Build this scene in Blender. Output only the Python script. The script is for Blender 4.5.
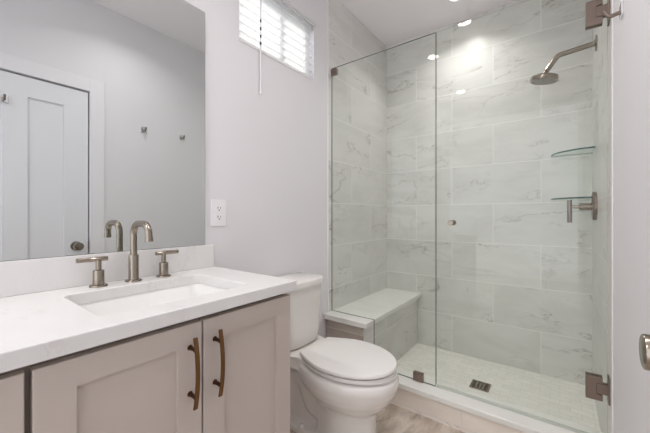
import bpy, bmesh, math, random
from mathutils import Vector, Matrix
random.seed(4)
PI = math.pi
scene = bpy.context.scene
for o in list(bpy.data.objects):
    bpy.data.objects.remove(o)
COL = scene.collection

# ------------------------------------------------------------------ camera, world, exposure
cam_d = bpy.data.cameras.new('camera')
cam = bpy.data.objects.new('camera', cam_d); COL.objects.link(cam)
cam_d.sensor_fit = 'HORIZONTAL'; cam_d.sensor_width = 36.0
cam_d.lens = 311.0 / 650.0 * 36.0
cam_d.shift_y = -0.9 / 650.0
cam_d.clip_start = 0.01; cam_d.clip_end = 60
cam.location = (0, 0, 1.12)
cam.rotation_euler = (PI / 2, 0, math.radians(37.05))
scene.camera = cam

world = bpy.data.worlds.new('world'); scene.world = world
world.use_nodes = True
bg = world.node_tree.nodes['Background']
bg.inputs['Color'].default_value = (0.93, 0.96, 1.0, 1)
bg.inputs['Strength'].default_value = 1.6

vs = scene.view_settings
vs.view_transform = 'Standard'; vs.look = 'None'; vs.gamma = 1.0
vs.use_curve_mapping = False
vs.exposure = 0.38
sun_d = bpy.data.lights.new('sun', 'SUN'); sun_d.energy = 3.2; sun_d.angle = math.radians(2); sun_d.color = (1.0, 0.97, 0.92)
sun = bpy.data.objects.new('sun', sun_d); COL.objects.link(sun)
sun.location = (-4, 3, 5)      # daylight on the closed blind
sun.rotation_euler = Vector((-1.0, 0.22, 0.38)).to_track_quat('Z', 'Y').to_euler()
CAN_W = 10.0          # power of the recessed ceiling lights
CAN_SPREAD = 120      # their beam, degrees
cy = scene.cycles
cy.max_bounces = 14; cy.diffuse_bounces = 7; cy.glossy_bounces = 8
cy.transparent_max_bounces = 24; cy.transmission_bounces = 8
cy.caustics_reflective = True; cy.caustics_refractive = False
cy.sample_clamp_indirect = 3.0; cy.blur_glossy = 0.6

# ------------------------------------------------------------------ room numbers (metres)
XL, XR = -1.29, 0.172          # left wall, right wall
YF, YB = -1.05, 2.661          # wall behind the camera, shower back wall
ZC = 2.69                      # ceiling
YG = 1.785                     # shower glass
TT = 0.003                     # tile thickness

# ------------------------------------------------------------------ materials
def srgb(r, g, b):
    f = lambda c: ((c / 255 + 0.055) / 1.055) ** 2.4 if c > 10 else c / 255 / 12.92
    return (f(r), f(g), f(b), 1)

def new_mat(name):
    m = bpy.data.materials.new(name); m.use_nodes = True
    nt = m.node_tree
    return m, nt, nt.nodes['Principled BSDF']

def noise_tint(nt, base, amount, scale, bsdf, vec=None):
    n = nt.nodes.new('ShaderNodeTexNoise'); n.inputs['Scale'].default_value = scale
    n.inputs['Detail'].default_value = 5
    g = nt.nodes.new('ShaderNodeNewGeometry')
    nt.links.new(vec or g.outputs['Position'], n.inputs['Vector'])
    r = nt.nodes.new('ShaderNodeMapRange')
    r.inputs['To Min'].default_value = 1 - amount; r.inputs['To Max'].default_value = 1 + amount
    nt.links.new(n.outputs['Fac'], r.inputs['Value'])
    mx = nt.nodes.new('ShaderNodeVectorMath'); mx.operation = 'SCALE'
    mx.inputs[0].default_value = base[:3]
    nt.links.new(r.outputs[0], mx.inputs['Scale'])
    nt.links.new(mx.outputs[0], bsdf.inputs['Base Color'])
    return n

def plain(name, col, rough=0.5, metal=0.0, var=0.03, scale=9.0, spec=0.5, coat=0.0, bump=0.0):
    m, nt, b = new_mat(name)
    b.inputs['Roughness'].default_value = rough; b.inputs['Metallic'].default_value = metal
    b.inputs['Specular IOR Level'].default_value = spec
    b.inputs['Coat Weight'].default_value = coat; b.inputs['Coat Roughness'].default_value = 0.05
    n = noise_tint(nt, col, var, scale, b)
    if bump:
        bn = nt.nodes.new('ShaderNodeBump'); bn.inputs['Strength'].default_value = bump
        bn.inputs['Distance'].default_value = 0.001
        n2 = nt.nodes.new('ShaderNodeTexNoise'); n2.inputs['Scale'].default_value = 220
        nt.links.new(n2.outputs['Fac'], bn.inputs['Height'])
        nt.links.new(bn.outputs[0], b.inputs['Normal'])
    return m

def M_(nt, op, a, b=None, c=None):
    n = nt.nodes.new('ShaderNodeMath'); n.operation = op
    for i, v in enumerate((a, b, c)):
        if v is None: continue
        if isinstance(v, (int, float)): n.inputs[i].default_value = v
        else: nt.links.new(v, n.inputs[i])
    return n.outputs[0]

def smooth(nt, v, lo, hi, a=0.0, b=1.0):
    r = nt.nodes.new('ShaderNodeMapRange'); r.interpolation_type = 'SMOOTHSTEP'
    for k, x in (('From Min', lo), ('From Max', hi), ('To Min', a), ('To Max', b)):
        r.inputs[k].default_value = x
    nt.links.new(v, r.inputs['Value'])
    return r.outputs[0]

def mixc(nt, fac, a, b):
    n = nt.nodes.new('ShaderNodeMix'); n.data_type = 'RGBA'
    for s, v in ((0, fac), (6, a), (7, b)):
        if isinstance(v, (int, float)): n.inputs[s].default_value = v
        elif isinstance(v, tuple): n.inputs[s].default_value = v
        else: nt.links.new(v, n.inputs[s])
    return n.outputs[2]

def vein_color(nt, vec, base, vein, cloud, vscale, width, amount, rot=-22):
    """marble: broken thin veins and soft clouds, from a coordinate vector"""
    mp = nt.nodes.new('ShaderNodeMapping')
    mp.inputs['Rotation'].default_value = (0, 0, math.radians(rot))
    mp.inputs['Scale'].default_value = (vscale, vscale * 2.6, vscale)
    nt.links.new(vec, mp.inputs['Vector'])
    def nz(sc, det, ro, dist, src=None):
        n = nt.nodes.new('ShaderNodeTexNoise')
        n.inputs['Scale'].default_value = sc; n.inputs['Detail'].default_value = det
        n.inputs['Roughness'].default_value = ro; n.inputs['Distortion'].default_value = dist
        nt.links.new(src or mp.outputs[0], n.inputs['Vector']); return n.outputs['Fac']
    n1 = nz(0.9, 7, 0.62, 0.5)
    d = M_(nt, 'ABSOLUTE', M_(nt, 'SUBTRACT', n1, 0.5))
    v = smooth(nt, d, 0.0, width, 1, 0)
    mask = smooth(nt, nz(0.9, 2, 0.5, 0.0), 0.42, 0.62)
    v = M_(nt, 'MULTIPLY', v, mask)
    halo = M_(nt, 'MULTIPLY', smooth(nt, d, 0.0, width * 4, 0.15, 0), mask)
    v = M_(nt, 'MULTIPLY', M_(nt, 'MAXIMUM', v, halo), amount)
    n2 = nz(1.9, 6, 0.65, 0.9)
    v2 = M_(nt, 'MULTIPLY', smooth(nt, M_(nt, 'ABSOLUTE', M_(nt, 'SUBTRACT', n2, 0.47)), 0.0, width * 0.9, 0.55 * amount, 0), smooth(nt, nz(1.4, 2, 0.5, 0.0), 0.52, 0.68))
    v = M_(nt, 'MAXIMUM', v, v2)
    cl = smooth(nt, nz(1.3, 5, 0.6, 0.6), 0.35, 0.72)
    c = mixc(nt, cl, base, cloud)
    return mixc(nt, v, c, vein)

def tile_mat(name, axes, tw, th, u0, w0, base, cloud, vein, grout, gw=0.0033, half=True,
             vscale=1.7, width=0.0075, amount=0.8, rough=0.32, tone=0.03, rot=-22, bump=0.25):
    m, nt, b = new_mat(name)
    g = nt.nodes.new('ShaderNodeNewGeometry')
    sp = nt.nodes.new('ShaderNodeSeparateXYZ'); nt.links.new(g.outputs['Position'], sp.inputs[0])
    U = sp.outputs['XYZ'.index(axes[0])]; V = sp.outputs['XYZ'.index(axes[1])]
    r_ = M_(nt, 'DIVIDE', M_(nt, 'SUBTRACT', V, w0), th)
    row = M_(nt, 'FLOOR', r_); fv = M_(nt, 'FRACT', r_)
    c_ = M_(nt, 'DIVIDE', M_(nt, 'SUBTRACT', U, u0), tw)
    if half:
        c_ = M_(nt, 'ADD', c_, M_(nt, 'MULTIPLY', M_(nt, 'FLOORED_MODULO', row, 2.0), 0.5))
    col = M_(nt, 'FLOOR', c_); fu = M_(nt, 'FRACT', c_)
    du = M_(nt, 'MULTIPLY', M_(nt, 'MINIMUM', fu, M_(nt, 'SUBTRACT', 1.0, fu)), tw)
    dv = M_(nt, 'MULTIPLY', M_(nt, 'MINIMUM', fv, M_(nt, 'SUBTRACT', 1.0, fv)), th)
    d = M_(nt, 'MINIMUM', du, dv)
    mask = smooth(nt, d, gw * 0.4, gw * 0.62, 1, 0)
    cb = nt.nodes.new('ShaderNodeCombineXYZ')
    nt.links.new(col, cb.inputs[0]); nt.links.new(row, cb.inputs[1])
    wn = nt.nodes.new('ShaderNodeTexWhiteNoise'); wn.noise_dimensions = '3D'
    nt.links.new(cb.outputs[0], wn.inputs['Vector'])
    off = nt.nodes.new('ShaderNodeVectorMath'); off.operation = 'SCALE'
    off.inputs['Scale'].default_value = 40
    nt.links.new(wn.outputs['Color'], off.inputs[0])
    uv = nt.nodes.new('ShaderNodeCombineXYZ')
    nt.links.new(U, uv.inputs[0]); nt.links.new(V, uv.inputs[1])
    ad = nt.nodes.new('ShaderNodeVectorMath'); ad.operation = 'ADD'
    nt.links.new(uv.outputs[0], ad.inputs[0]); nt.links.new(off.outputs[0], ad.inputs[1])
    c = vein_color(nt, ad.outputs[0], base, vein, cloud, vscale, width, amount, rot)
    t = nt.nodes.new('ShaderNodeVectorMath'); t.operation = 'SCALE'
    nt.links.new(c, t.inputs[0])
    mr = nt.nodes.new('ShaderNodeMapRange')
    mr.inputs['To Min'].default_value = 1 - tone; mr.inputs['To Max'].default_value = 1 + tone
    nt.links.new(wn.outputs['Value'], mr.inputs['Value']); nt.links.new(mr.outputs[0], t.inputs['Scale'])
    c = mixc(nt, mask, t.outputs[0], grout)
    b.inputs['Specular IOR Level'].default_value = 0.4
    nt.links.new(c, b.inputs['Base Color'])
    nt.links.new(smooth(nt, d, gw * 0.4, gw * 0.62, 0.7, rough), b.inputs['Roughness'])
    if bump:
        bp = nt.nodes.new('ShaderNodeBump'); bp.inputs['Strength'].default_value = bump
        bp.inputs['Distance'].default_value = 0.0015
        nt.links.new(smooth(nt, d, gw * 0.3, gw * 0.9), bp.inputs['Height'])
        nt.links.new(bp.outputs[0], b.inputs['Normal'])
    return m

def slab_mat(name, base, cloud, vein, vscale, width, amount, rough, rot=30):
    m, nt, b = new_mat(name)
    g = nt.nodes.new('ShaderNodeNewGeometry')
    c = vein_color(nt, g.outputs['Position'], base, vein, cloud, vscale, width, amount, rot)
    nt.links.new(c, b.inputs['Base Color']); b.inputs['Roughness'].default_value = rough
    return m

def glass_mat(name, tint, boost=1.0, rough=0.0):
    """thin clear pane: straight-through transmission plus Fresnel reflection on the entering face"""
    m = bpy.data.materials.new(name); m.use_nodes = True; nt = m.node_tree
    for n in list(nt.nodes): nt.nodes.remove(n)
    out = nt.nodes.new('ShaderNodeOutputMaterial')
    tr = nt.nodes.new('ShaderNodeBsdfTransparent'); tr.inputs[0].default_value = tint
    gl = nt.nodes.new('ShaderNodeBsdfGlossy'); gl.inputs['Roughness'].default_value = rough
    gl.inputs['Color'].default_value = (1, 1, 1, 1)
    fr = nt.nodes.new('ShaderNodeFresnel'); fr.inputs['IOR'].default_value = 1.5
    g = nt.nodes.new('ShaderNodeNewGeometry')
    f = M_(nt, 'MULTIPLY', fr.outputs[0], M_(nt, 'SUBTRACT', 1.0, g.outputs['Backfacing']))
    f = M_(nt, 'MINIMUM', M_(nt, 'MULTIPLY', f, boost), 1.0)
    mx = nt.nodes.new('ShaderNodeMixShader')
    nt.links.new(f, mx.inputs[0]); nt.links.new(tr.outputs[0], mx.inputs[1]); nt.links.new(gl.outputs[0], mx.inputs[2])
    nt.links.new(mx.outputs[0], out.inputs[0])
    return m

def emit_mat(name, col, s):
    m, nt, b = new_mat(name)
    b.inputs['Base Color'].default_value = (0.9, 0.9, 0.9, 1)
    b.inputs['Emission Color'].default_value = col; b.inputs['Emission Strength'].default_value = s
    return m

def brushed(name, col, rough, scale=(4, 4, 300)):
    m, nt, b = new_mat(name)
    b.inputs['Metallic'].default_value = 1.0
    tc = nt.nodes.new('ShaderNodeTexCoord'); mp = nt.nodes.new('ShaderNodeMapping')
    mp.inputs['Scale'].default_value = scale
    nt.links.new(tc.outputs['Object'], mp.inputs[0])
    n = noise_tint(nt, col, 0.10, 1.0, b, mp.outputs[0])
    r = nt.nodes.new('ShaderNodeMapRange'); r.inputs['To Min'].default_value = rough - 0.06; r.inputs['To Max'].default_value = rough + 0.06
    nt.links.new(n.outputs['Fac'], r.inputs['Value']); nt.links.new(r.outputs[0], b.inputs['Roughness'])
    return m

WALLC = srgb(225, 223, 226)
M = {}
M['paint'] = plain('wall_paint', WALLC, 0.55, var=0.012, scale=3, bump=0.08)
M['ceil'] = plain('ceiling_paint', srgb(240, 237, 240), 0.7, var=0.01, scale=3)
M['trim'] = plain('white_trim_paint', srgb(236, 234, 235), 0.35, var=0.01)
M['casing'] = plain('casing_paint', srgb(230, 228, 231), 0.45, var=0.01)
M['doorp'] = plain('door_paint', srgb(226, 226, 230), 0.35, var=0.012)
TB, TC, TV, TG = srgb(221, 220, 217), srgb(209, 208, 204), srgb(132, 122, 114), srgb(243, 242, 238)
M['tile_back'] = tile_mat('marble_wall_tile_back', 'XZ', 0.6, 0.3025, -0.105, 0.0, TB, TC, TV, TG)
M['tile_left'] = tile_mat('marble_wall_tile_left', 'YZ', 0.6, 0.3025, 2.05, 0.0, TB, TC, TV, TG, rot=18)
M['tile_right'] = tile_mat('marble_wall_tile_right', 'YZ', 0.6, 0.3025, 2.36, 0.0, TB, TC, TV, TG, rot=18)
M['tile_bench'] = tile_mat('marble_bench_tile', 'YZ', 0.6, 0.3025, 2.36, 0.0, TB, TC, TV, TG)
CB, CC = srgb(243, 235, 226), srgb(234, 223, 212)
PB, PC = srgb(206, 196, 187), srgb(186, 174, 164)  # pony tile beige, darkened for the shade on its front
M['tile_curb'] = tile_mat('beige_curb_tile', 'XZ', 0.6, 0.2, -0.406, 0.02, CB, CC, srgb(160, 146, 134), srgb(226, 220, 212), half=False, amount=0.5, rough=0.3)
M['tile_pony_shaded'] = tile_mat('beige_pony_tile_shaded', 'XZ', 0.6, 0.085, -0.70, 0.015, PB, PC, srgb(160, 146, 134), srgb(226, 220, 212), half=False, amount=0.5, rough=0.3)
M['tile_floor'] = tile_mat('travertine_floor_tile', 'YX', 0.6, 0.3, 0.15, -0.2, srgb(214, 203, 191), srgb(176, 160, 146), srgb(140, 122, 107), srgb(200, 190, 178), gw=0.002, vscale=3.2, width=0.05, amount=0.7, rough=0.35, tone=0.06, rot=0, bump=0.1)
M['mosaic'] = tile_mat('shower_floor_mosaic', 'XY', 0.1, 0.05, 0.0, 0.0, srgb(240, 239, 233), srgb(232, 230, 223), srgb(205, 198, 188), srgb(220, 218, 210), gw=0.003, vscale=5, amount=0.3, rough=0.3, tone=0.03)
M['quartz'] = slab_mat('white_quartz', srgb(225, 223, 222), srgb(219, 217, 216), srgb(186, 180, 174), 1.3, 0.009, 0.38, 0.18)
M['quartz_cap'] = slab_mat('white_quartz_cap', srgb(234, 233, 229), srgb(228, 227, 222), srgb(200, 196, 190), 2.0, 0.01, 0.3, 0.22)
M['cab'] = plain('taupe_cabinet_paint', srgb(192, 181, 173), 0.42, var=0.02, scale=5, bump=0.05)
M['cab_shade'] = plain('cabinet_gap_shade', srgb(120, 110, 102), 0.5, var=0.03)  # cabinet paint darkened: shade of the door gaps put into the colour
M['nickel'] = brushed('brushed_nickel', srgb(152, 142, 130)[:3], 0.22)
M['nickel_dark'] = brushed('dark_brushed_nickel', srgb(140, 126, 117)[:3], 0.30)
M['chrome'] = plain('chrome', srgb(205, 205, 208), 0.10, 1.0, var=0.01)
M['hookp'] = plain('polished_hook_plate', srgb(246, 246, 248), 0.18, 0.9, var=0.01)
M['bronze'] = brushed('antique_bronze', srgb(122, 90, 60)[:3], 0.34)
M['bronze_dark'] = brushed('dark_bronze', srgb(84, 60, 40)[:3], 0.4)
M['porcelain'] = plain('white_porcelain', srgb(232, 228, 224), 0.10, var=0.006, coat=0.6)
M['seatp'] = plain('white_seat_plastic', srgb(233, 230, 228), 0.16, var=0.006, coat=0.3)
M['basin'] = plain('white_basin', srgb(238, 237, 235), 0.12, var=0.006, coat=0.4)
M['mirror'] = plain('mirror_silver', (0.75, 0.775, 0.77, 1), 0.0, 1.0, var=0.0)
M['mirror_edge'] = plain('mirror_edge', srgb(95, 104, 102), 0.25, 0.3)
M['glass'] = glass_mat('shower_glass', (0.965, 0.978, 0.965, 1), 1.1)
M['glass_edge'] = plain('glass_edge', srgb(84, 96, 90), 0.15, var=0.1)
M['shelf_glass'] = glass_mat('shelf_glass', (0.90, 0.96, 0.93, 1), 1.3)
M['shelf_edge'] = plain('shelf_glass_edge', srgb(18, 70, 62), 0.12, var=0.15)
M['pane'] = glass_mat('window_glass', (0.98, 0.99, 0.99, 1), 1.0)
M['slat'] = plain('white_blind_slat', srgb(240, 240, 240), 0.4, var=0.008)
_nt = M['slat'].node_tree     # thin vinyl lets some daylight through
_tl = _nt.nodes.new('ShaderNodeBsdfTranslucent'); _tl.inputs[0].default_value = (0.9, 0.9, 0.9, 1)
_mx = _nt.nodes.new('ShaderNodeMixShader'); _mx.inputs[0].default_value = 0.6
_out = _nt.nodes['Material Output']
_nt.links.new(_nt.nodes['Principled BSDF'].outputs[0], _mx.inputs[1]); _nt.links.new(_tl.outputs[0], _mx.inputs[2]); _nt.links.new(_mx.outputs[0], _out.inputs[0])
M['vinyl'] = plain('white_vinyl', srgb(235, 235, 236), 0.35, var=0.008)
M['wand'] = plain('wand_plastic', srgb(226, 224, 226), 0.3)
M['dark'] = plain('dark_slot', srgb(40, 38, 38), 0.6)
M['plate'] = plain('outlet_plastic', srgb(238, 236, 238), 0.3, var=0.006)
M['lens'] = emit_mat('lamp_lens', (1.0, 0.95, 0.89, 1), 14)
M['seal'] = glass_mat('clear_vinyl_seal', (0.86, 0.88, 0.86, 1), 2.5, 0.15)

# ------------------------------------------------------------------ mesh helpers (world coordinates)
def bm_box(bm, x0, x1, y0, y1, z0, z1, bev=0.0, seg=2):
    b2 = bmesh.new()
    bmesh.ops.create_cube(b2, size=1.0)
    for v in b2.verts:
        v.co = Vector(((x0 + x1) / 2 + v.co.x * (x1 - x0), (y0 + y1) / 2 + v.co.y * (y1 - y0), (z0 + z1) / 2 + v.co.z * (z1 - z0)))
    if bev:
        bmesh.ops.bevel(b2, geom=list(b2.edges), offset=bev, segments=seg, profile=0.5, affect='EDGES')
    join(bm, b2)

def join(bm, b2, mat=None):
    vm = {}
    for v in b2.verts: vm[v] = bm.verts.new(mat @ v.co if mat else v.co)
    for f in b2.faces:
        try:
            nf = bm.faces.new([vm[v] for v in f.verts]); nf.material_index = f.material_index; nf.smooth = f.smooth
        except ValueError: pass
    b2.free()

def box(*a, bev=0.0, seg=2):
    bm = bmesh.new(); bm_box(bm, *a, bev=bev, seg=seg); return bm

def axis_mat(origin, axis):
    """matrix taking +Z to the axis"""
    q = Vector((0, 0, 1)).rotation_difference(Vector(axis).normalized())
    return Matrix.Translation(Vector(origin)) @ q.to_matrix().to_4x4()

def lathe(bm, origin, axis, prof, n=32, cap=True):
    """prof: list of (radius, height along the axis)"""
    mt = axis_mat(origin, axis); rings = []
    for r, h in prof:
        if r < 1e-6: rings.append([bm.verts.new(mt @ Vector((0, 0, h)))]); continue
        rings.append([bm.verts.new(mt @ Vector((r * math.cos(2 * PI * i / n), r * math.sin(2 * PI * i / n), h))) for i in range(n)])
    for a, b in zip(rings, rings[1:]):
        for i in range(n):
            j = (i + 1) % n
            if len(a) == 1 and len(b) == 1: continue
            if len(a) == 1: bm.faces.new((a[0], b[i], b[j]))
            elif len(b) == 1: bm.faces.new((a[i], a[j], b[0]))
            else: bm.faces.new((a[i], a[j], b[j], b[i]))
    if cap:
        if len(rings[0]) > 1: bm.faces.new(list(reversed(rings[0])))
        if len(rings[-1]) > 1: bm.faces.new(rings[-1])

def cyl(bm, p0, p1, r, n=24, bev=0.0):
    p0, p1 = Vector(p0), Vector(p1); L = (p1 - p0).length
    pr = [(r, 0), (r, L)] if not bev else [(r - bev, 0), (r - bev * .3, bev * .3), (r, bev), (r, L - bev), (r - bev * .3, L - bev * .3), (r - bev, L)]
    lathe(bm, p0, p1 - p0, pr, n)

def tube(bm, pts, r, n=16, radii=None):
    pts = [Vector(p) for p in pts]; rings = []
    up = None
    for i, p in enumerate(pts):
        t = (pts[min(i + 1, len(pts) - 1)] - pts[max(i - 1, 0)]).normalized()
        if up is None:
            up = t.orthogonal().normalized()
        else:
            up = (up - t * up.dot(t)).normalized()
        s = t.cross(up); rr = radii[i] if radii else r
        rings.append([bm.verts.new(p + rr * (math.cos(2 * PI * k / n) * up + math.sin(2 * PI * k / n) * s)) for k in range(n)])
    for a, b in zip(rings, rings[1:]):
        for k in range(n):
            j = (k + 1) % n; bm.faces.new((a[k], a[j], b[j], b[k]))
    bm.faces.new(list(reversed(rings[0]))); bm.faces.new(rings[-1])

def arc_path(pts, rad, n=8):
    """polyline with its corners rounded"""
    pts = [Vector(p) for p in pts]; out = [pts[0]]
    for a, b, c in zip(pts, pts[1:], pts[2:]):
        d1, d2 = (a - b).normalized(), (c - b).normalized()
        th = d1.angle(d2); L = rad / math.tan(th / 2)
        s, e = b + d1 * L, b + d2 * L
        cc = b + (d1 + d2).normalized() * (rad / math.sin(th / 2))
        for i in range(n + 1):
            v = (s - cc).lerp(e - cc, i / n).normalized() * rad
            out.append(cc + v)
    out.append(pts[-1]); return out

def prism(bm, outline, z0, z1, fn=None, bev=0.0):
    """extrude a closed 2-D outline from z0 to z1; fn maps (u,v,w) to world"""
    fn = fn or (lambda u, v, w: (u, v, w))
    b2 = bmesh.new()
    lo = [b2.verts.new((u, v, z0)) for u, v in outline]; hi = [b2.verts.new((u, v, z1)) for u, v in outline]
    b2.faces.new(list(reversed(lo))); b2.faces.new(hi)
    n = len(outline)
    for i in range(n): b2.faces.new((lo[i], lo[(i + 1) % n], hi[(i + 1) % n], hi[i]))
    if bev:
        ed = [e for e in b2.edges if abs(e.verts[0].co.z - e.verts[1].co.z) < 1e-7]
        bmesh.ops.bevel(b2, geom=ed, offset=bev, segments=3, profile=0.5, affect='EDGES')
    for v in b2.verts: v.co = Vector(fn(*v.co))
    join(bm, b2)

def loft(bm, rings, cap=True):
    vs_ = [[bm.verts.new(p) for p in r] for r in rings]; n = len(rings[0])
    for a, b in zip(vs_, vs_[1:]):
        for i in range(n):
            j = (i + 1) % n; bm.faces.new((a[i], a[j], b[j], b[i]))
    if cap: bm.faces.new(list(reversed(vs_[0]))); bm.faces.new(vs_[-1])

def rrect(x0, x1, y0, y1, r, n=6):
    out = []
    for cx, cy_, a0 in ((x1 - r, y1 - r, 0), (x0 + r, y1 - r, 90), (x0 + r, y0 + r, 180), (x1 - r, y0 + r, 270)):
        for i in range(n + 1):
            a = math.radians(a0 + 90 * i / n); out.append((cx + r * math.cos(a), cy_ + r * math.sin(a)))
    return out

WLOC = {}
def obj(name, bm, mat, parent=None, origin=None, smooth_=None, mats=None):
    bmesh.ops.recalc_face_normals(bm, faces=list(bm.faces))
    if parent is not None: base = WLOC[parent.name]
    else: base = Vector((0, 0, 0))
    if origin is None:
        if parent is not None: org = base
        else:
            xs = [v.co for v in bm.verts]
            org = Vector(((min(v.x for v in xs) + max(v.x for v in xs)) / 2, (min(v.y for v in xs) + max(v.y for v in xs)) / 2, min(v.z for v in xs)))
    else: org = Vector(origin)
    for v in bm.verts: v.co -= org
    me = bpy.data.meshes.new(name); bm.to_mesh(me); bm.free()
    for m in (mats or [mat]): me.materials.append(m)
    o = bpy.data.objects.new(name, me); COL.objects.link(o)
    o.location = org - base
    if parent is not None: o.parent = parent
    WLOC[o.name] = org
    if smooth_ is not None:
        me.set_sharp_from_angle(angle=math.radians(smooth_)) if hasattr(me, 'set_sharp_from_angle') else None
        for p in me.polygons: p.use_smooth = True
        me.set_sharp_from_angle(angle=math.radians(smooth_))
    return o

def tag(o, label, cat, group=None):
    o['label'] = label; o['category'] = cat
    if group: o['group'] = group
    return o

def thing(name, label, cat, loc, group=None):
    o = bpy.data.objects.new(name, None); COL.objects.link(o)
    o.empty_display_size = 0.05; o.location = loc; WLOC[o.name] = Vector(loc)
    return tag(o, label, cat, group)

def struct(name, bm, mat, parent=None, **k):
    o = obj(name, bm, mat, parent, **k)
    if parent is None: o['kind'] = 'structure'
    return o

def dup(root, loc, label=None, name=None):
    def rec(o, parent):
        c = o.copy(); COL.objects.link(c)
        if parent: c.parent = parent
        for ch in list(o.children): rec(ch, c)
        return c
    r = rec(root, None); r.location = loc; WLOC[r.name] = Vector(loc)
    if label: r['label'] = label
    return r

def bevel_mod(o, w=0.002, seg=2):
    m = o.modifiers.new('bevel', 'BEVEL'); m.width = w; m.segments = seg; m.limit_method = 'ANGLE'; m.angle_limit = math.radians(40)

# ------------------------------------------------------------------ room shell
WY0, WY1, WZ0, WZ1 = 0.99, 1.587, 2.004, 2.372     # window opening
T = 0.14
bm = bmesh.new()
bm_box(bm, XL - T, XL, YF, WY0, 0, ZC); bm_box(bm, XL - T, XL, WY1, YB + T, 0, ZC)
bm_box(bm, XL - T, XL, WY0, WY1, 0, WZ0); bm_box(bm, XL - T, XL, WY0, WY1, WZ1, ZC)
struct('wall_left', bm, M['paint'])
DY0, DY1, DZ = 0.000, 0.775, 2.024                  # door opening
bm = bmesh.new()
bm_box(bm, XR, XR + T, YF, DY0, 0, ZC); bm_box(bm, XR, XR + T, DY1, YB + T, 0, ZC); bm_box(bm, XR, XR + T, DY0, DY1, DZ, ZC)
struct('wall_right', bm, M['paint'])
struct('wall_back', box(XL - T, XR + T, YB + TT, YB + T, 0, ZC), M['paint'])
OX0, OX1, OZ = XL, XR, 2.45       # added full-width opening behind the camera, lets world light in as fill
bm = bmesh.new()
bm_box(bm, XL - T, OX0, YF - T, YF, 0, ZC); bm_box(bm, OX1, XR + T, YF - T, YF, 0, ZC); bm_box(bm, OX0, OX1, YF - T, YF, OZ, ZC)
struct('wall_front', bm, M['paint'])
struct('ceiling', box(XL - T, XR + T, YF - T, YB + T, ZC, ZC + 0.1), M['ceil'])
struct('floor', box(XL - T, XR + T, YF - 2.0, 1.72, -0.1, 0), M['tile_floor'])
struct('floor_shower', box(XL - T, XR + T, 1.72, YB + T, -0.1, 0.006), M['mosaic'])
# tiled shower walls
struct('wall_tile_back', box(XL, XR, YB, YB + TT, 0.006, ZC), M['tile_back'])
struct('wall_tile_left', box(XL, XL + TT, 1.745, YB, 0.006, ZC), M['tile_left'])
struct('wall_tile_right', box(XR - TT, XR, 1.715, YB, 0.006, ZC), M['tile_right'])
o = struct('trim_1', box(XL, XL + TT + 0.002, 1.732, 1.745, 0.0, ZC), M['trim']); bevel_mod(o, 0.002)
o = struct('trim_2', box(XR - TT - 0.001, XR, 1.70, 1.715, 0.0, ZC), M['trim']); bevel_mod(o, 0.001)
# baseboards
def baseboard(name, x0, x1, y0, y1):
    o = struct(name, box(x0, x1, y0, y1, 0, 0.10), M['trim']); bevel_mod(o, 0.004)
baseboard('baseboard_left', XL, XL + 0.014, 0.815, 1.72)
baseboard('baseboard_right', XR - 0.014, XR, 0.862, 1.70)

# window: frame, sash bar, pane, sill
bm = bmesh.new()
xo = XL - T + 0.005
bm_box(bm, xo, xo + 0.05, WY0, WY0 + 0.03, WZ0, WZ1); bm_box(bm, xo, xo + 0.05, WY1 - 0.03, WY1, WZ0, WZ1)
bm_box(bm, xo, xo + 0.05, WY0, WY1, WZ0, WZ0 + 0.03); bm_box(bm, xo, xo + 0.05, WY0, WY1, WZ1 - 0.03, WZ1)
win = struct('window_1', bm, M['vinyl'])
struct('sash_rail', box(xo + 0.01, xo + 0.045, 1.325, 1.355, WZ0 + 0.03, WZ1 - 0.03), M['vinyl'], win)
struct('window_pane', box(xo + 0.02, xo + 0.026, WY0 + 0.03, WY1 - 0.03, WZ0 + 0.03, WZ1 - 0.03), M['pane'], win)
o = struct('trim_3', box(XL - 0.08, XL + 0.004, WY0 + 0.001, WY1 - 0.001, WZ0, WZ0 + 0.006), M['trim'])

# ------------------------------------------------------------------ recessed ceiling lights
def can_light(loc, label, power=1.0, spread=None):
    t = thing('recessed_light', label, 'ceiling light', loc, 'recessed ceiling lights')
    bm = bmesh.new(); x, y, z = loc
    lathe(bm, (x, y, z), (0, 0, -1), [(0.050, 0.0), (0.052, 0.003), (0.062, 0.006), (0.076, 0.004), (0.078, 0.0)], 40, cap=False)
    obj('trim_ring', bm, M['trim'], t, smooth_=40)
    bm = bmesh.new(); lathe(bm, (x, y, z), (0, 0, -1), [(0.0, 0.002), (0.050, 0.002)], 40, cap=False)
    obj('lens', bm, M['lens'], t)
    ld = bpy.data.lights.new('lamp', 'AREA'); ld.shape = 'DISK'; ld.size = 0.095; ld.energy = CAN_W * power
    ld.color = (1.0, 0.972, 0.95); ld.spread = math.radians(spread or CAN_SPREAD)
    lo = bpy.data.objects.new('lamp', ld); COL.objects.link(lo); lo.parent = t; lo.location = (0, 0, -0.007)
    return t
can_light((-0.586, 2.33, ZC), 'round recessed light in the ceiling over the shower', 0.30, 128)
can_light((-0.62, 0.865, ZC), 'round recessed light in the ceiling between the vanity and the door', 0.07, 125)
can_light((-0.34, 0.98, ZC), 'added fill light, unseen, in the ceiling in front of the toilet', 0.30, 135)  # added unseen can for fill, placed clear of mirror and glass reflections
can_light((-1.0, 0.46, ZC), 'round recessed light in the ceiling above the sink', 0.05)
can_light((-1.0, -0.62, ZC), 'round recessed light in the ceiling at the far left end of the vanity', 0.75, 145)

# ------------------------------------------------------------------ door and casing
bm = bmesh.new()
dy0, dy1, dz0, dz1 = 0.006, 0.767, 0.012, 2.013
xf = XR + 0.006
b2 = bmesh.new(); bm_box(b2, xf, xf + 0.035, dy0, dy1, dz0, dz1)
join(bm, b2)
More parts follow.
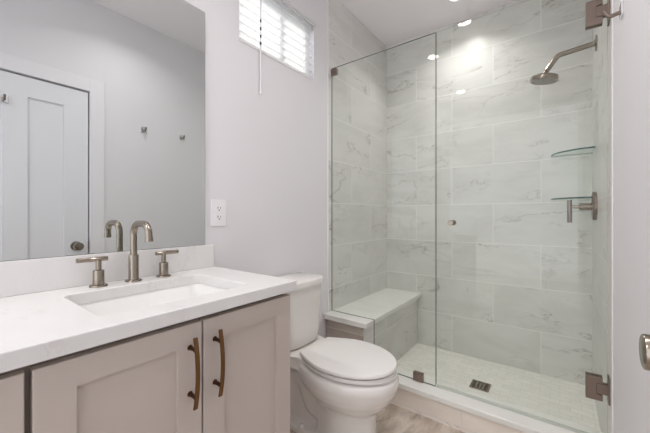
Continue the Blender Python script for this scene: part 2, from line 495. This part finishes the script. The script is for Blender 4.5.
# recessed panels cut as rails and stiles standing proud of a set-back face
bm.free(); bm = bmesh.new()
bm_box(bm, xf + 0.010, xf + 0.035, dy0, dy1, dz0, dz1)
pan = [(0.146, 0.329), (0.446, 0.629)]
for y0, y1 in ((dy0, pan[0][0]), (pan[0][1], pan[1][0]), (pan[1][1], dy1)):
    bm_box(bm, xf, xf + 0.012, y0, y1, dz0, dz1)
for y0, y1 in pan:
    bm_box(bm, xf, xf + 0.012, y0, y1, 1.886, dz1); bm_box(bm, xf, xf + 0.012, y0, y1, dz0, 0.24)
door = struct('door_1', bm, M['doorp'])
KY, KZ = 0.697, 0.905
k = bmesh.new()
lathe(k, (xf, KY, KZ), (-1, 0, 0), [(0.033, 0), (0.033, 0.004), (0.030, 0.008), (0.013, 0.010), (0.012, 0.030), (0.025, 0.031), (0.0275, 0.034), (0.0275, 0.071), (0.0265, 0.073), (0.024, 0.074), (0.0, 0.0755)], 40)
kn = obj('door_knob', k, M['nickel'], door, smooth_=35)
obj('latch_plate', box(xf - 0.001, xf + 0.03, dy1 - 0.001, dy1 + 0.003, KZ - 0.028, KZ + 0.028), M['nickel_dark'], door)
bm = bmesh.new()   # robe hook in the middle of the door
def hook_parts(t, x, y, z, xface):
    pl = box(xface - 0.006, xface, y - 0.023, y + 0.023, z - 0.023, z + 0.023, bev=0.0015)
    obj('hook_plate', pl, M['hookp'], t)
    b = bmesh.new()
    tube(b, arc_path([(xface - 0.005, y, z - 0.006), (xface - 0.034, y, z - 0.012), (xface - 0.047, y, z + 0.014)], 0.010), 0.0065, 14)
    obj('hook_arm', b, M['nickel_dark'], t, smooth_=50)
hk = bmesh.new(); bm_box(hk, xf - 0.006, xf, 0.335 - 0.023, 0.335 + 0.023, 1.818, 1.864, bev=0.0015)
rh = obj('robe_hook', hk, M['hookp'], door)
b = bmesh.new(); tube(b, arc_path([(xf - 0.005, 0.335, 1.835), (xf - 0.040, 0.335, 1.828), (xf - 0.052, 0.335, 1.858)], 0.010), 0.0065, 14)
obj('hook_arm', b, M['nickel_dark'], rh, smooth_=50)
bm = bmesh.new()
cw = 0.092
bm_box(bm, XR - 0.007, XR, DY1 + 0.001, DY1 + cw, 0, DZ + cw, bev=0.002)
bm_box(bm, XR - 0.007, XR, DY0 - cw, DY0 - 0.001, 0, DZ + cw, bev=0.002)
bm_box(bm, XR - 0.007, XR, DY0 - 0.001, DY1 + 0.001, DZ + 0.001, DZ + cw, bev=0.002)
struct('trim_4', bm, M['casing'])
bm = bmesh.new()   # door jamb / stop behind the slab
bm_box(bm, xf + 0.036, XR + T, DY0, DY0 + 0.014, 0, DZ); bm_box(bm, xf + 0.036, XR + T, DY1 - 0.014, DY1, 0, DZ); bm_box(bm, xf + 0.036, XR + T, DY0 + 0.014, DY1 - 0.014, DZ - 0.016, DZ)
struct('trim_5', bm, M['casing'])
# robe hooks on the right wall
def robe_hook(y, z, label):
    t = thing('robe_hook', label, 'robe hook', (XR, y, z), 'robe hooks on the wall')
    hook_parts(t, XR, y, z, XR); return t
r1 = robe_hook(1.144, 1.826, 'small square chrome robe hook on the wall, nearer the door in the mirror')
dup(r1, (XR, 1.467, 1.826), 'small square robe hook on the wall, nearer the shower hinge')

# ------------------------------------------------------------------ vanity
CZ0, CZ1 = 0.850, 0.886
VY0, VY1 = -0.42, 0.826
XC = -0.76          # counter front
XD = -0.778         # door faces
van = thing('vanity_cabinet', 'taupe shaker vanity cabinet with bronze pulls under the white counter', 'cabinet', ((XL - 0.78) / 2, 0.2, 0))
bm = bmesh.new()
bm_box(bm, XL + 0.002, -0.80, VY1 - 0.018, VY1, 0, CZ0)
bm_box(bm, XL + 0.002, -0.82, VY0, VY0 + 0.018, 0, CZ0)
bm_box(bm, XL + 0.002, -0.82, VY0 + 0.018, VY1 - 0.018, 0.10, 0.118)
bm_box(bm, XL + 0.002, XL + 0.012, VY0 + 0.018, VY1 - 0.018, 0.10, CZ0)
obj('carcass', bm, M['cab'], van)
bm = bmesh.new()
FX0, FX1 = -0.82, -0.799
for y0, y1 in ((VY0 + 0.018, VY0 + 0.05), (0.095, 0.150), (0.46, 0.496), (VY1 - 0.040, VY1 - 0.018)):
    bm_box(bm, FX0, FX1, y0, y1, 0.10, CZ0)
for y0, y1 in ((VY0 + 0.05, 0.095), (0.150, 0.46), (0.496, VY1 - 0.04)):
    bm_box(bm, FX0, FX1, y0, y1, CZ0 - 0.045, CZ0 - 0.0005); bm_box(bm, FX0, FX1, y0, y1, 0.10, 0.14)
bm_box(bm, FX0, FX1, VY0 + 0.05, 0.095, 0.46, 0.50)
obj('face_frame', bm, M['cab_shade'], van)
obj('toe_kick', box(-0.87, -0.855, VY0 + 0.018, VY1 - 0.018, 0, 0.10), M['cab_shade'], van)
def shaker(name, y0, y1, z0, z1, st=0.066, rl=0.058):
    b = bmesh.new(); xb = -0.7985
    def slab(x0, x1, a, c, d, e): bm_box(b, x0, x1, a, c, d, e)
    b2 = bmesh.new(); bmesh.ops.create_cube(b2, size=1)
    for v in b2.verts: v.co = Vector((xb if v.co.x < 0 else XD, y0 if v.co.y < 0 else y1, z0 if v.co.z < 0 else z1))
    fr = max(b2.faces, key=lambda f: f.calc_center_median().x)
    bmesh.ops.bevel(b2, geom=list(fr.edges), offset=0.0025, segments=2, profile=0.5, affect='EDGES')
    fr = max(b2.faces, key=lambda f: (round(f.calc_center_median().x, 6), f.calc_area()))
    fs = list(fr.verts)
    r = bmesh.ops.inset_region(b2, faces=[fr], thickness=0.02)
    for v in fr.verts:
        v.co.y = y0 + st if abs(v.co.y - y0) < abs(v.co.y - y1) else y1 - st
        v.co.z = z0 + rl if abs(v.co.z - z0) < abs(v.co.z - z1) else z1 - rl
    r = bmesh.ops.extrude_face_region(b2, geom=[fr])
    nf = [g for g in r['geom'] if isinstance(g, bmesh.types.BMFace)]
    for v in {v for f in nf for v in f.verts}: v.co.x -= 0.011; v.co.y += 0.0006 * (1 if v.co.y < (y0 + y1) / 2 else -1); v.co.z += 0.0006 * (1 if v.co.z < (z0 + z1) / 2 else -1)
    bmesh.ops.delete(b2, geom=[fr], context='FACES_ONLY') if fr.is_valid and fr not in nf else None
    join(b, b2)
    return obj(name, b, M['cab'], van)
def pull(parent, y, z, vertical=True, L=0.185):
    """bow-fronted bar pull on two posts"""
    b = bmesh.new(); n = 14; rings = []
    for i in range(n + 1):
        s = -1 + 2 * i / n
        dx = 0.026 + 0.012 * (1 - s * s)
        c = s * L / 2; w = 0.0055; th = 0.0028
        cx_ = XD + dx
        q = [(-th, -w), (th, -w), (th, w), (-th, w)]
        rings.append([Vector((cx_ + a, y + (bb if vertical else c), z + (c if vertical else bb))) for a, bb in q])
    loft(b, rings)
    p = obj('pull', b, M['bronze'], parent); bevel_mod(p, 0.001)
    for s in (-0.66, 0.66):
        b = bmesh.new(); c = s * L / 2
        pt = (XD, y + (0 if vertical else c), z + (c if vertical else 0))
        lathe(b, pt, (1, 0, 0), [(0.0075, 0), (0.0055, 0.004), (0.005, 0.020), (0.0065, 0.030)], 16)
        obj('pull_post', b, M['bronze_dark'], p, smooth_=50)
DTOP = 0.8335
d1 = shaker('door', 0.133, 0.4745, 0.112, DTOP); pull(d1, 0.440, 0.711)
d2 = shaker('door', 0.4795, 0.823, 0.112, DTOP); pull(d2, 0.514, 0.711)
dr = shaker('drawer', VY0 + 0.02, 0.1225, 0.486, DTOP, 0.062, 0.058); pull(dr, -0.153, 0.662, False)
dr = shaker('drawer', VY0 + 0.02, 0.1225, 0.112, 0.478, 0.062, 0.058); pull(dr, -0.153, 0.295, False)

# countertop with the sink cut out, and its backsplash
SX0, SX1, SY0, SY1 = -1.158, -0.842, 0.262, 0.688
cut = rrect(SX0, SX1, SY0, SY1, 0.030)
def plate_with_hole(outer, inner, z0, z1):
    b = bmesh.new()
    def lp(pts): 
        v = [b.verts.new((x, y, z1)) for x, y in pts]
        return [b.edges.new((v[i], v[(i + 1) % len(v)])) for i in range(len(v))]
    e = lp(outer) + lp(inner)
    bmesh.ops.triangle_fill(b, use_beauty=True, edges=e)
    r = bmesh.ops.extrude_face_region(b, geom=list(b.faces))
    for v in [g for g in r['geom'] if isinstance(g, bmesh.types.BMVert)]: v.co.z = z0
    return b
b = plate_with_hole([(XL + 0.001, VY0 - 0.01), (XC, VY0 - 0.01), (XC, 0.838), (XL + 0.001, 0.838)], cut, CZ0 + 0.0003, CZ1)
ct = obj('countertop', b, M['quartz']); bevel_mod(ct, 0.003)
tag(ct, 'white quartz countertop with faint grey veins and a low backsplash on the taupe vanity', 'countertop')
bs = obj('backsplash', box(XL + 0.001, XL + 0.021, VY0 - 0.01, 0.834, CZ1, 0.988), M['quartz'], ct); bevel_mod(bs, 0.002)
# undermount sink
b = bmesh.new(); rings = []
for z, ins, r in ((CZ0, -0.004, 0.034), (CZ0 - 0.012, 0.002, 0.032), (0.75, 0.016, 0.040), (0.728, 0.032, 0.045), (0.720, 0.060, 0.045)):
    rings.append([Vector((x, y, z)) for x, y in rrect(SX0 + ins, SX1 - ins, SY0 + ins, SY1 - ins, r)])
for z, ins, r in ((0.708, 0.058, 0.045), (0.716, 0.020, 0.05), (CZ0 - 0.012, -0.012, 0.04), (CZ0 - 0.012, -0.022, 0.04), (CZ0 - 0.0002, -0.022, 0.04)):
    rings.append([Vector((x, y, z)) for x, y in rrect(SX0 + ins, SX1 - ins, SY0 + ins, SY1 - ins, r)])
loft(b, rings[:5], cap=False)
vv = [b.verts.new(p) for p in rings[4]]; b.faces.new(vv)
loft(b, rings[5:], cap=False); b.faces.new([b.verts.new(p) for p in rings[5]])
loft(b, [rings[9], rings[0]], cap=False)
bmesh.ops.remove_doubles(b, verts=list(b.verts), dist=1e-5)
sk = obj('sink', b, M['basin'], smooth_=50)
tag(sk, 'white rectangular undermount sink set into the white quartz counter', 'sink')
b = bmesh.new(); lathe(b, (-1.06, 0.475, 0.7205), (0, 0, 1), [(0.030, 0), (0.030, 0.002), (0.022, 0.003), (0.020, 0.001), (0.0, 0.001)], 28)
obj('sink_drain', b, M['nickel'], sk, smooth_=40)

# faucet
fc = thing('faucet', 'brushed nickel gooseneck faucet with two lever handles behind the sink', 'faucet', (-1.22, 0.475, CZ1))
fx, fy = -1.218, 0.476
b = bmesh.new()
lathe(b, (fx, fy, CZ1), (0, 0, 1), [(0.027, 0), (0.027, 0.003), (0.025, 0.006), (0.0165, 0.008), (0.0160, 0.010), (0.0160, 0.092), (0.0150, 0.094), (0.0, 0.094)], 32)
obj('spout_base', b, M['nickel'], fc, smooth_=35)
b = bmesh.new()
tube(b, arc_path([(fx, fy, CZ1 + 0.09), (fx, fy, 1.092), (fx + 0.116, fy, 1.092), (fx + 0.121, fy, 1.034)], 0.040, 12), 0.0112, 20)
lathe(b, (fx + 0.1208, fy, 1.038), (0.09, 0, -1), [(0.0125, -0.010), (0.0125, 0.006), (0.009, 0.006), (0.009, 0.002), (0, 0.002)], 24)
obj('spout', b, M['nickel'], fc, smooth_=40)
for hy, sgn in ((0.370, -1), (0.582, 1)):
    b = bmesh.new()
    lathe(b, (fx, hy, CZ1), (0, 0, 1), [(0.026, 0), (0.026, 0.003), (0.024, 0.006), (0.0165, 0.008), (0.0160, 0.052), (0.0150, 0.054), (0.0085, 0.056), (0.0080, 0.086), (0.0, 0.086)], 32)
    h = obj('handle', b, M['nickel'], fc, smooth_=35)
    b = bmesh.new()
    a0, a1 = (hy - 0.060, hy + 0.026) if sgn < 0 else (hy - 0.030, hy + 0.056)
    cyl(b, (fx, a0, CZ1 + 0.0905), (fx, a1, CZ1 + 0.0905), 0.0075, 20, 0.0012)
    obj('lever', b, M['nickel'], h, smooth_=40)

# mirror
b = bmesh.new(); bm_box(b, XL + 0.001, XL + 0.009, VY0 - 0.01, 0.797, 0.9885, 2.040, bev=0.0008, seg=1)
for f in b.faces: f.material_index = 0 if f.normal.x > 0.9 or f.calc_center_median().x > XL + 0.00895 else 1
mir = obj('mirror', b, None, mats=[M['mirror'], M['mirror_edge']])
tag(mir, 'large frameless wall mirror resting on the quartz backsplash above the sink', 'mirror')

# outlet
oy, oz = 0.870, 1.133
ot = thing('wall_outlet', 'white duplex wall outlet between the mirror and the toilet', 'outlet', (XL, oy, oz))
obj('cover_plate', box(XL, XL + 0.006, oy - 0.041, oy + 0.041, oz - 0.062, oz + 0.062, bev=0.002), M['plate'], ot)
for s in (-1, 1):
    cz = oz + s * 0.021
    b = bmesh.new(); prism(b, rrect(oy - 0.018, oy + 0.018, cz - 0.0155, cz + 0.0155, 0.011), 0.0055, 0.0085, lambda u, v, w: (XL + w, u, v))
    rc = obj('receptacle', b, M['plate'], ot)
    for (a, c, w, h) in ((-0.007, 0.003, 0.0022, 0.009), (0.007, 0.003, 0.0022, 0.007), (0.0, -0.008, 0.005, 0.005)):
        obj('slot', box(XL + 0.008, XL + 0.0088, oy + a - w / 2 - 0.0006, oy + a + w / 2 + 0.0006, cz + c - h / 2, cz + c + h / 2), M['dark'], rc)
b = bmesh.new(); lathe(b, (XL + 0.006, oy, oz), (1, 0, 0), [(0.0032, 0), (0.0032, 0.0008), (0, 0.0012)], 14)
obj('screw', b, M['plate'], ot)

# ------------------------------------------------------------------ window blind
bl = thing('window_blind', 'white horizontal slat blind in the high window above the toilet', 'blind', (XL - 0.03, (WY0 + WY1) / 2, WZ0 + 0.006))
xb_ = XL - 0.030
o = obj('valance', box(XL - 0.004, XL + 0.008, WY0 - 0.010, WY1 + 0.012, 2.360, 2.382, bev=0.002), M['slat'], bl)
obj('headrail', box(XL - 0.055, XL - 0.007, WY0 + 0.006, WY1 - 0.006, 2.335, 2.372), M['slat'], bl)
zs0, n_s, pitch = 2.050, 7, 0.046
tilt = math.radians(-40)
for i in range(n_s):
    z = zs0 + i * pitch
    b = bmesh.new(); rings = []
    hw = 0.0255; prof = []
    for k in range(7):
        s = -1 + k / 3; prof.append((s * hw, 0.0022 * (1 - s * s)))
    lo = [(a, c - 0.0026) for a, c in reversed(prof)]
    for y in (WY0 + 0.006, WY1 - 0.006):
        rings.append([Vector((xb_ + a * math.cos(tilt) + c * math.sin(tilt), y, z - a * math.sin(tilt) + c * math.cos(tilt))) for a, c in prof + lo])
    loft(b, rings)
    obj('slat', b, M['slat'], bl, smooth_=45)
o = obj('bottom_rail', box(XL - 0.054, XL - 0.006, WY0 + 0.006, WY1 - 0.006, 2.011, 2.027, bev=0.003), M['slat'], bl)
for y in (WY0 + 0.10, WY1 - 0.10):
    b = bmesh.new()
    for xx in (xb_ + 0.027, xb_ - 0.027): cyl(b, (xx, y, 2.02), (xx, y, 2.35), 0.0009, 8)
    obj('ladder_cord', b, M['slat'], bl)
wy = 1.116
b = bmesh.new(); cyl(b, (XL + 0.018, wy, 1.772), (XL + 0.018, wy, 2.36), 0.0042, 12, 0.001)
lathe(b, (XL + 0.018, wy, 1.765), (0, 0, 1), [(0.0, 0), (0.005, 0.002), (0.005, 0.018), (0.004, 0.020)], 12)
wd = obj('wand', b, M['wand'], bl, smooth_=40)
for z in (2.036, 2.074, 2.114, 2.156):  # dark dashes: the wand's contrast against bright slats, put in as colour
    b = bmesh.new(); cyl(b, (XL + 0.018, wy, z - 0.008), (XL + 0.018, wy, z + 0.008), 0.0046, 12)
    obj('wand_contrast_dash', b, M['dark'], wd, smooth_=40)

# ------------------------------------------------------------------ toilet
TY = 1.288
def egg(xb, xf, sc=1.0):
    """closed seat outline: straight at the back (xb), a half ellipse at the front (xf), widest 0.38 m"""
    L = xf - xb; right = []; S0 = 0.45
    for i in range(14):
        t = S0 * i / 14; right.append((xb + t * L, (0.118 + 0.072 * math.sin(PI / 2 * t / S0)) * sc))
    for i in range(22):
        a = PI / 2 * i / 22; right.append((xb + (S0 + (1 - S0) * math.sin(a)) * L, 0.190 * math.cos(a) * sc))
    return [(x, TY + y) for x, y in right] + [(xf, TY)] + [(x, TY - y) for x, y in reversed(right)]
tl = thing('toilet', 'white two-piece toilet with closed lid between vanity and shower', 'toilet', (-0.93, TY, 0))
def egg_ring(xb, xf, sc, z): return [Vector((x, y, z)) for x, y in egg(xb, xf, sc)]
# seat lid: slightly domed
b = bmesh.new()
loft(b, [egg_ring(-1.042, -0.588, 0.995, 0.4235), egg_ring(-1.043, -0.586, 1.0, 0.4250), egg_ring(-1.043, -0.586, 1.0, 0.433), egg_ring(-1.041, -0.590, 0.985, 0.438), egg_ring(-1.03, -0.62, 0.90, 0.4415), egg_ring(-0.98, -0.72, 0.5, 0.444)])
obj('seat_lid', b, M['seatp'], tl, smooth_=40)
b = bmesh.new()
loft(b, [egg_ring(-1.043, -0.584, 0.955, 0.3985), egg_ring(-1.045, -0.592, 0.960, 0.4000), egg_ring(-1.045, -0.592, 0.960, 0.4140), egg_ring(-1.042, -0.600, 0.93, 0.4150)])
obj('seat', b, M['seatp'], tl, smooth_=40)
for s in (-1, 1):
    b = bmesh.new(); cyl(b, (-1.052, TY + s * 0.075 - 0.022, 0.420), (-1.052, TY + s * 0.075 + 0.022, 0.420), 0.011, 16, 0.003)
    bm_box(b, -1.064, -1.04, TY + s * 0.075 - 0.016, TY + s * 0.075 + 0.016, 0.392, 0.418, bev=0.003)
    obj('seat_hinge', b, M['seatp'], tl, smooth_=40)
# bowl, deck, trapway and foot: one fused body
b = bmesh.new()
prof = [(0.000, -0.985, -0.662, 0.60), (0.015, -0.985, -0.664, 0.59), (0.04, -0.98, -0.676, 0.545), (0.10, -0.975, -0.684, 0.52), (0.17, -0.97, -0.684, 0.525), (0.205, -0.985, -0.676, 0.56),
        (0.225, -1.0, -0.655, 0.66), (0.25, -1.02, -0.630, 0.79), (0.28, -1.04, -0.608, 0.90), (0.315, -1.055, -0.588, 0.985), (0.35, -1.06, -0.578, 1.025), (0.370, -1.06, -0.578, 1.015), (0.384, -1.06, -0.584, 0.985), (0.391, -1.06, -0.600, 0.93)]
loft(b, [egg_ring(xb, xf, sc, z) for z, xb, xf, sc in prof])
# deck under the tank
dk = [(-1.275, 0.165), (-1.12, 0.165), (-1.06, 0.135), (-1.0, 0.130)]
out = [(x, TY + w) for x, w in dk] + [(x, TY - w) for x, w in reversed(dk)]
prism(b, out, 0.352, 0.415, bev=0.012)
# trapway and rear column
tube(b, arc_path([(-0.90, TY, 0.12), (-1.02, TY, 0.14), (-1.08, TY, 0.27), (-1.18, TY, 0.26), (-1.21, TY, 0.0)], 0.045), 0.072, 18)
prism(b, rrect(-1.20, -0.92, TY - 0.052, TY + 0.052, 0.03), 0.0, 0.36)
prism(b, rrect(-1.255, -0.93, TY - 0.105, TY + 0.105, 0.045), 0.0, 0.035, bev=0.01)
bo = obj('bowl', b, M['porcelain'], tl)
rm = bo.modifiers.new('remesh', 'REMESH'); rm.mode = 'VOXEL'; rm.voxel_size = 0.006; rm.use_smooth_shade = True
sm = bo.modifiers.new('smooth', 'SMOOTH'); sm.factor = 0.5; sm.iterations = 8
for s in (-1, 1):
    b = bmesh.new(); lathe(b, (-1.055, TY + s * 0.088, 0.034), (0, 0, 1), [(0.014, 0), (0.014, 0.008), (0.010, 0.016), (0.0, 0.019)], 18)
    obj('bolt_cap', b, M['seatp'], tl, smooth_=50)
# tank: bowed front, tapering down
def tank_ring(z, hw, xf, bow, r=0.045, xb=XL + 0.012):
    pts = []
    ys = [-hw + r * (1 - math.cos(PI / 2 * i / 8)) for i in range(8)] + [(-1 + 2 * i / 12) * (hw - r) for i in range(13)] + [hw - r * (1 - math.cos(PI / 2 * (8 - i) / 8)) for i in range(1, 9)]
    for y in ys:
        e = max(0.0, abs(y) - (hw - r))
        pts.append((xf - bow * (y / hw) ** 2 - (r - math.sqrt(max(0.0, r * r - e * e))), y))
    pts += [(xb, hw * 0.94), (xb, -hw * 0.94)]
    return [Vector((x, TY - 0.004 + y, z)) for x, y in pts]
b = bmesh.new()
loft(b, [tank_ring(0.4185, 0.128, -1.10, 0.014), tank_ring(0.428, 0.134, -1.090, 0.013), tank_ring(0.46, 0.138, -1.085, 0.014), tank_ring(0.735, 0.152, -1.080, 0.016)])
obj('tank', b, M['porcelain'], tl, smooth_=50)
b = bmesh.new()
loft(b, [tank_ring(0.7355, 0.157, -1.078, 0.016), tank_ring(0.738, 0.166, -1.069, 0.017), tank_ring(0.762, 0.168, -1.067, 0.017), tank_ring(0.769, 0.165, -1.071, 0.017), tank_ring(0.772, 0.156, -1.081, 0.017)])
obj('tank_lid', b, M['porcelain'], tl, smooth_=40)

# ------------------------------------------------------------------ shower: bench, curb
BZ = 0.449
bn = thing('shower_bench', 'tiled shower bench with a white quartz seat in the left corner of the shower', 'bench', (-1.13, 2.2, 0.006))
bm = bmesh.new(); bm_box(bm, XL + TT, -0.994, 1.722, YB - 0.0005, 0.006, BZ - 0.035)
for f in bm.faces: f.material_index = 1 if f.calc_center_median().y < 1.723 else 0
o = obj('tiled_base', bm, None, bn, mats=[M['tile_bench'], M['tile_pony_shaded']])
o = obj('seat_slab', box(XL + TT + 0.0005, -0.957, 1.690, YB - 0.0005, BZ - 0.034, BZ), M['quartz_cap'], bn); bevel_mod(o, 0.003)
cb = thing('shower_curb', 'low shower curb with beige tile face and white quartz cap', 'curb', (-0.4, 1.78, 0.0))
bm = bmesh.new(); bm_box(bm, -0.993, XR - TT - 0.004, 1.716, 1.850, 0.0, 0.122)
obj('tiled_face', bm, M['tile_curb'], cb)
o = obj('curb_cap', box(-0.956, XR - TT - 0.004, 1.692, 1.862, 0.123, 0.152), M['quartz_cap'], cb); bevel_mod(o, 0.003)

# shower glass
GT = 0.010
def glass_panel(outline, parent, clear_foot=False, name='glass_pane'):
    b = bmesh.new()
    prism(b, outline, YG - GT / 2, YG + GT / 2, lambda u, v, w: (u, w, v))
    b.normal_update()
    for f in b.faces: f.material_index = 0 if abs(f.normal.y) > 0.9 else (2 if clear_foot and abs(f.normal.z) > 0.9 else 1)
    return obj(name, b, None, parent, mats=[M['glass'], M['glass_edge'], M['seal']])
GZ = 2.158
fp = thing('glass_partition', 'fixed clear glass shower screen notched around the bench', 'glass panel', (-0.9, YG, 0.153))
glass_panel([(XL + TT + 0.001, BZ + 0.002), (-0.952, BZ + 0.002), (-0.952, 0.154), (-0.562, 0.154), (-0.562, GZ), (XL + TT + 0.001, GZ)], fp)
bm = bmesh.new(); bm_box(bm, -0.690, -0.632, YG - 0.013, YG + 0.013, 0.1525, 0.202, bev=0.002)
obj('bottom_clip', bm, M['nickel_dark'], fp)
bm = bmesh.new(); bm_box(bm, XL + TT, XL + TT + 0.045, YG - 0.013, YG + 0.013, 2.108, 2.150, bev=0.002)
obj('wall_clip', bm, M['nickel_dark'], fp)
sd = thing('shower_door', 'frameless clear glass shower door with nickel hinges and knob', 'shower door', (-0.2, YG, 0.16))
glass_panel([(-0.557, 0.166), (XR - TT - 0.006, 0.166), (XR - TT - 0.006, GZ), (-0.557, GZ)], sd, True)
obj('door_seal', box(-0.556, XR - TT - 0.008, YG - 0.004, YG + 0.004, 0.1535, 0.1665), M['seal'], sd)
def hinge(z0, z1):
    zc = (z0 + z1) / 2; h = z1 - z0
    b = bmesh.new()
    for s in (-1, 1):
        ya, yb = (YG - 0.016, YG - 0.0052) if s < 0 else (YG + 0.0052, YG + 0.016)
        # plate with a notch on the wall side for the knuckle
        pts = [(0.090, z0), (0.146, z0), (0.146, zc - h * 0.24), (0.124, zc - h * 0.24), (0.124, zc + h * 0.24), (0.146, zc + h * 0.24), (0.146, z1), (0.090, z1)]
        prism(b, pts, ya, yb, lambda u, v, w: (u, w, v), bev=0.001)
    hh = obj('hinge', b, M['nickel_dark'], sd)
    b = bmesh.new(); bm_box(b, 0.126, XR - TT - 0.005, YG - 0.015, YG - 0.0052, zc - h * 0.21, zc + h * 0.21, bev=0.001)
    bm_box(b, 0.126, XR - TT - 0.005, YG + 0.0052, YG + 0.015, zc - h * 0.21, zc + h * 0.21, bev=0.001)
    obj('hinge_knuckle', b, M['nickel_dark'], hh)
    obj('hinge_wall_plate', box(XR - TT - 0.006, XR - TT, YG - 0.028, YG + 0.028, z0 - 0.004, z1 + 0.004, bev=0.001), M['nickel_dark'], hh)
hinge(1.942, 2.050); hinge(0.327, 0.428)
b = bmesh.new()
lathe(b, (-0.473, YG, 1.081), (0, -1, 0), [(0.011, 0.0052), (0.011, 0.012), (0.0125, 0.014), (0.0150, 0.018), (0.0155, 0.030), (0.0135, 0.032), (0.0, 0.032)], 28)
lathe(b, (-0.473, YG, 1.081), (0, 1, 0), [(0.011, 0.0052), (0.011, 0.012), (0.0125, 0.014), (0.0150, 0.018), (0.0155, 0.030), (0.0135, 0.032), (0.0, 0.032)], 28)
obj('knob', b, M['nickel'], sd, smooth_=40)

# shower head
SYP = 2.35
XT = XR - TT
sh = thing('showerhead', 'round brushed nickel shower head on an angled wall arm', 'shower head', (XT, SYP, 2.10))
b = bmesh.new(); lathe(b, (XT, SYP, 2.105), (-1, 0, 0), [(0.044, 0), (0.044, 0.004), (0.040, 0.008), (0.017, 0.011), (0.016, 0.014)], 32)
obj('flange', b, M['nickel'], sh, smooth_=40)
b = bmesh.new(); tube(b, arc_path([(XT - 0.005, SYP, 2.105), (-0.010, SYP, 2.088), (-0.062, SYP, 2.016)], 0.035, 10), 0.0150, 18)
obj('arm', b, M['nickel'], sh, smooth_=50)
b = bmesh.new(); hx = -0.073
lathe(b, (-0.060, SYP, 2.020), (-0.55, 0, -1), [(0.015, 0.0), (0.015, 0.012), (0.011, 0.015), (0.013, 0.024), (0.013, 0.032)], 24)
obj('ball_joint', b, M['nickel_dark'], sh, smooth_=40)
b = bmesh.new()
ax = Vector((-0.16, 0.05, -1)).normalized()
lathe(b, (hx, SYP, 1.994), ax, [(0.0, -0.002), (0.016, 0.0), (0.020, 0.008), (0.064, 0.012), (0.071, 0.016), (0.073, 0.022), (0.073, 0.042), (0.070, 0.046), (0.062, 0.046), (0.060, 0.043), (0.0, 0.043)], 40)
hd = obj('head', b, M['nickel'], sh, smooth_=35)
b = bmesh.new(); lathe(b, Vector((hx, SYP, 1.994)) + ax * 0.0435, ax, [(0.058, 0), (0.058, 0.002), (0.0, 0.0025)], 36)
obj('spray_face', b, plain('spray_face_grey', srgb(150, 148, 144), 0.4), hd, smooth_=40)

# shower valve
VYP = 2.385
sv = thing('shower_valve', 'round nickel shower valve trim with a bar lever on the right shower wall', 'shower valve', (XT, VYP, 1.176))
b = bmesh.new(); lathe(b, (XT, VYP, 1.176), (-1, 0, 0), [(0.082, 0), (0.082, 0.014), (0.079, 0.018), (0.0, 0.019)], 48)
obj('escutcheon', b, M['nickel_dark'], sv, smooth_=35)
b = bmesh.new(); lathe(b, (XT, VYP, 1.172), (-1, 0, 0), [(0.021, 0.018), (0.021, 0.075), (0.019, 0.077), (0.010, 0.078), (0.009, 0.112)], 28)
st = obj('stem', b, M['nickel'], sv, smooth_=35)
b = bmesh.new(); cyl(b, (0.047, VYP, 1.214), (0.047, VYP, 1.078), 0.0120, 18, 0.0015)
obj('lever', b, M['nickel_dark'], st, smooth_=40)

# corner glass shelves
def corner_shelf(z, label):
    b = bmesh.new(); R_ = 0.218; n = 24
    cxs, cys = XT - 0.0005, YB - 0.0005
    pts = [(cxs, cys)] + [(cxs - R_ * math.cos(PI / 2 * i / n), cys - R_ * math.sin(PI / 2 * i / n)) for i in range(n + 1)]
    prism(b, pts, z - 0.005, z + 0.005)
    b.normal_update()
    for f in b.faces: f.material_index = 0 if abs(f.normal.z) > 0.9 else 1
    return tag(obj('glass_shelf', b, None, mats=[M['shelf_glass'], M['shelf_edge']]), label, 'shelf', 'corner glass shelves')
corner_shelf(1.528, 'upper quarter-round glass corner shelf in the shower, beneath the shower head')
corner_shelf(1.230, 'lower quarter-round glass corner shelf in the shower, level with the valve lever')

# drain
dx0, dy0_ = -0.415, 2.235
dn = thing('shower_drain', 'small square dark metal drain in the white mosaic shower floor', 'drain', (dx0, dy0_, 0.006))
b = bmesh.new(); hs = 0.056
for a in ((-hs, hs, -hs, -hs + 0.012), (-hs, hs, hs - 0.012, hs), (-hs, -hs + 0.012, -hs + 0.012, hs - 0.012), (hs - 0.012, hs, -hs + 0.012, hs - 0.012)):
    bm_box(b, dx0 + a[0], dx0 + a[1], dy0_ + a[2], dy0_ + a[3], 0.006, 0.010)
obj('drain_frame', b, M['nickel_dark'], dn)
b = bmesh.new()
for i in range(-1, 2):
    bm_box(b, dx0 + i * 0.021 - 0.0045, dx0 + i * 0.021 + 0.0045, dy0_ - hs + 0.012, dy0_ + hs - 0.012, 0.007, 0.0095)
for i in range(-1, 2):
    bm_box(b, dx0 - hs + 0.012, dx0 + hs - 0.012, dy0_ + i * 0.022 - 0.003, dy0_ + i * 0.022 + 0.003, 0.007, 0.0096)
obj('drain_grate', b, M['nickel'], dn)
obj('drain_well', box(dx0 - hs + 0.011, dx0 + hs - 0.011, dy0_ - hs + 0.011, dy0_ + hs - 0.011, 0.006, 0.0068), M['dark'], dn)
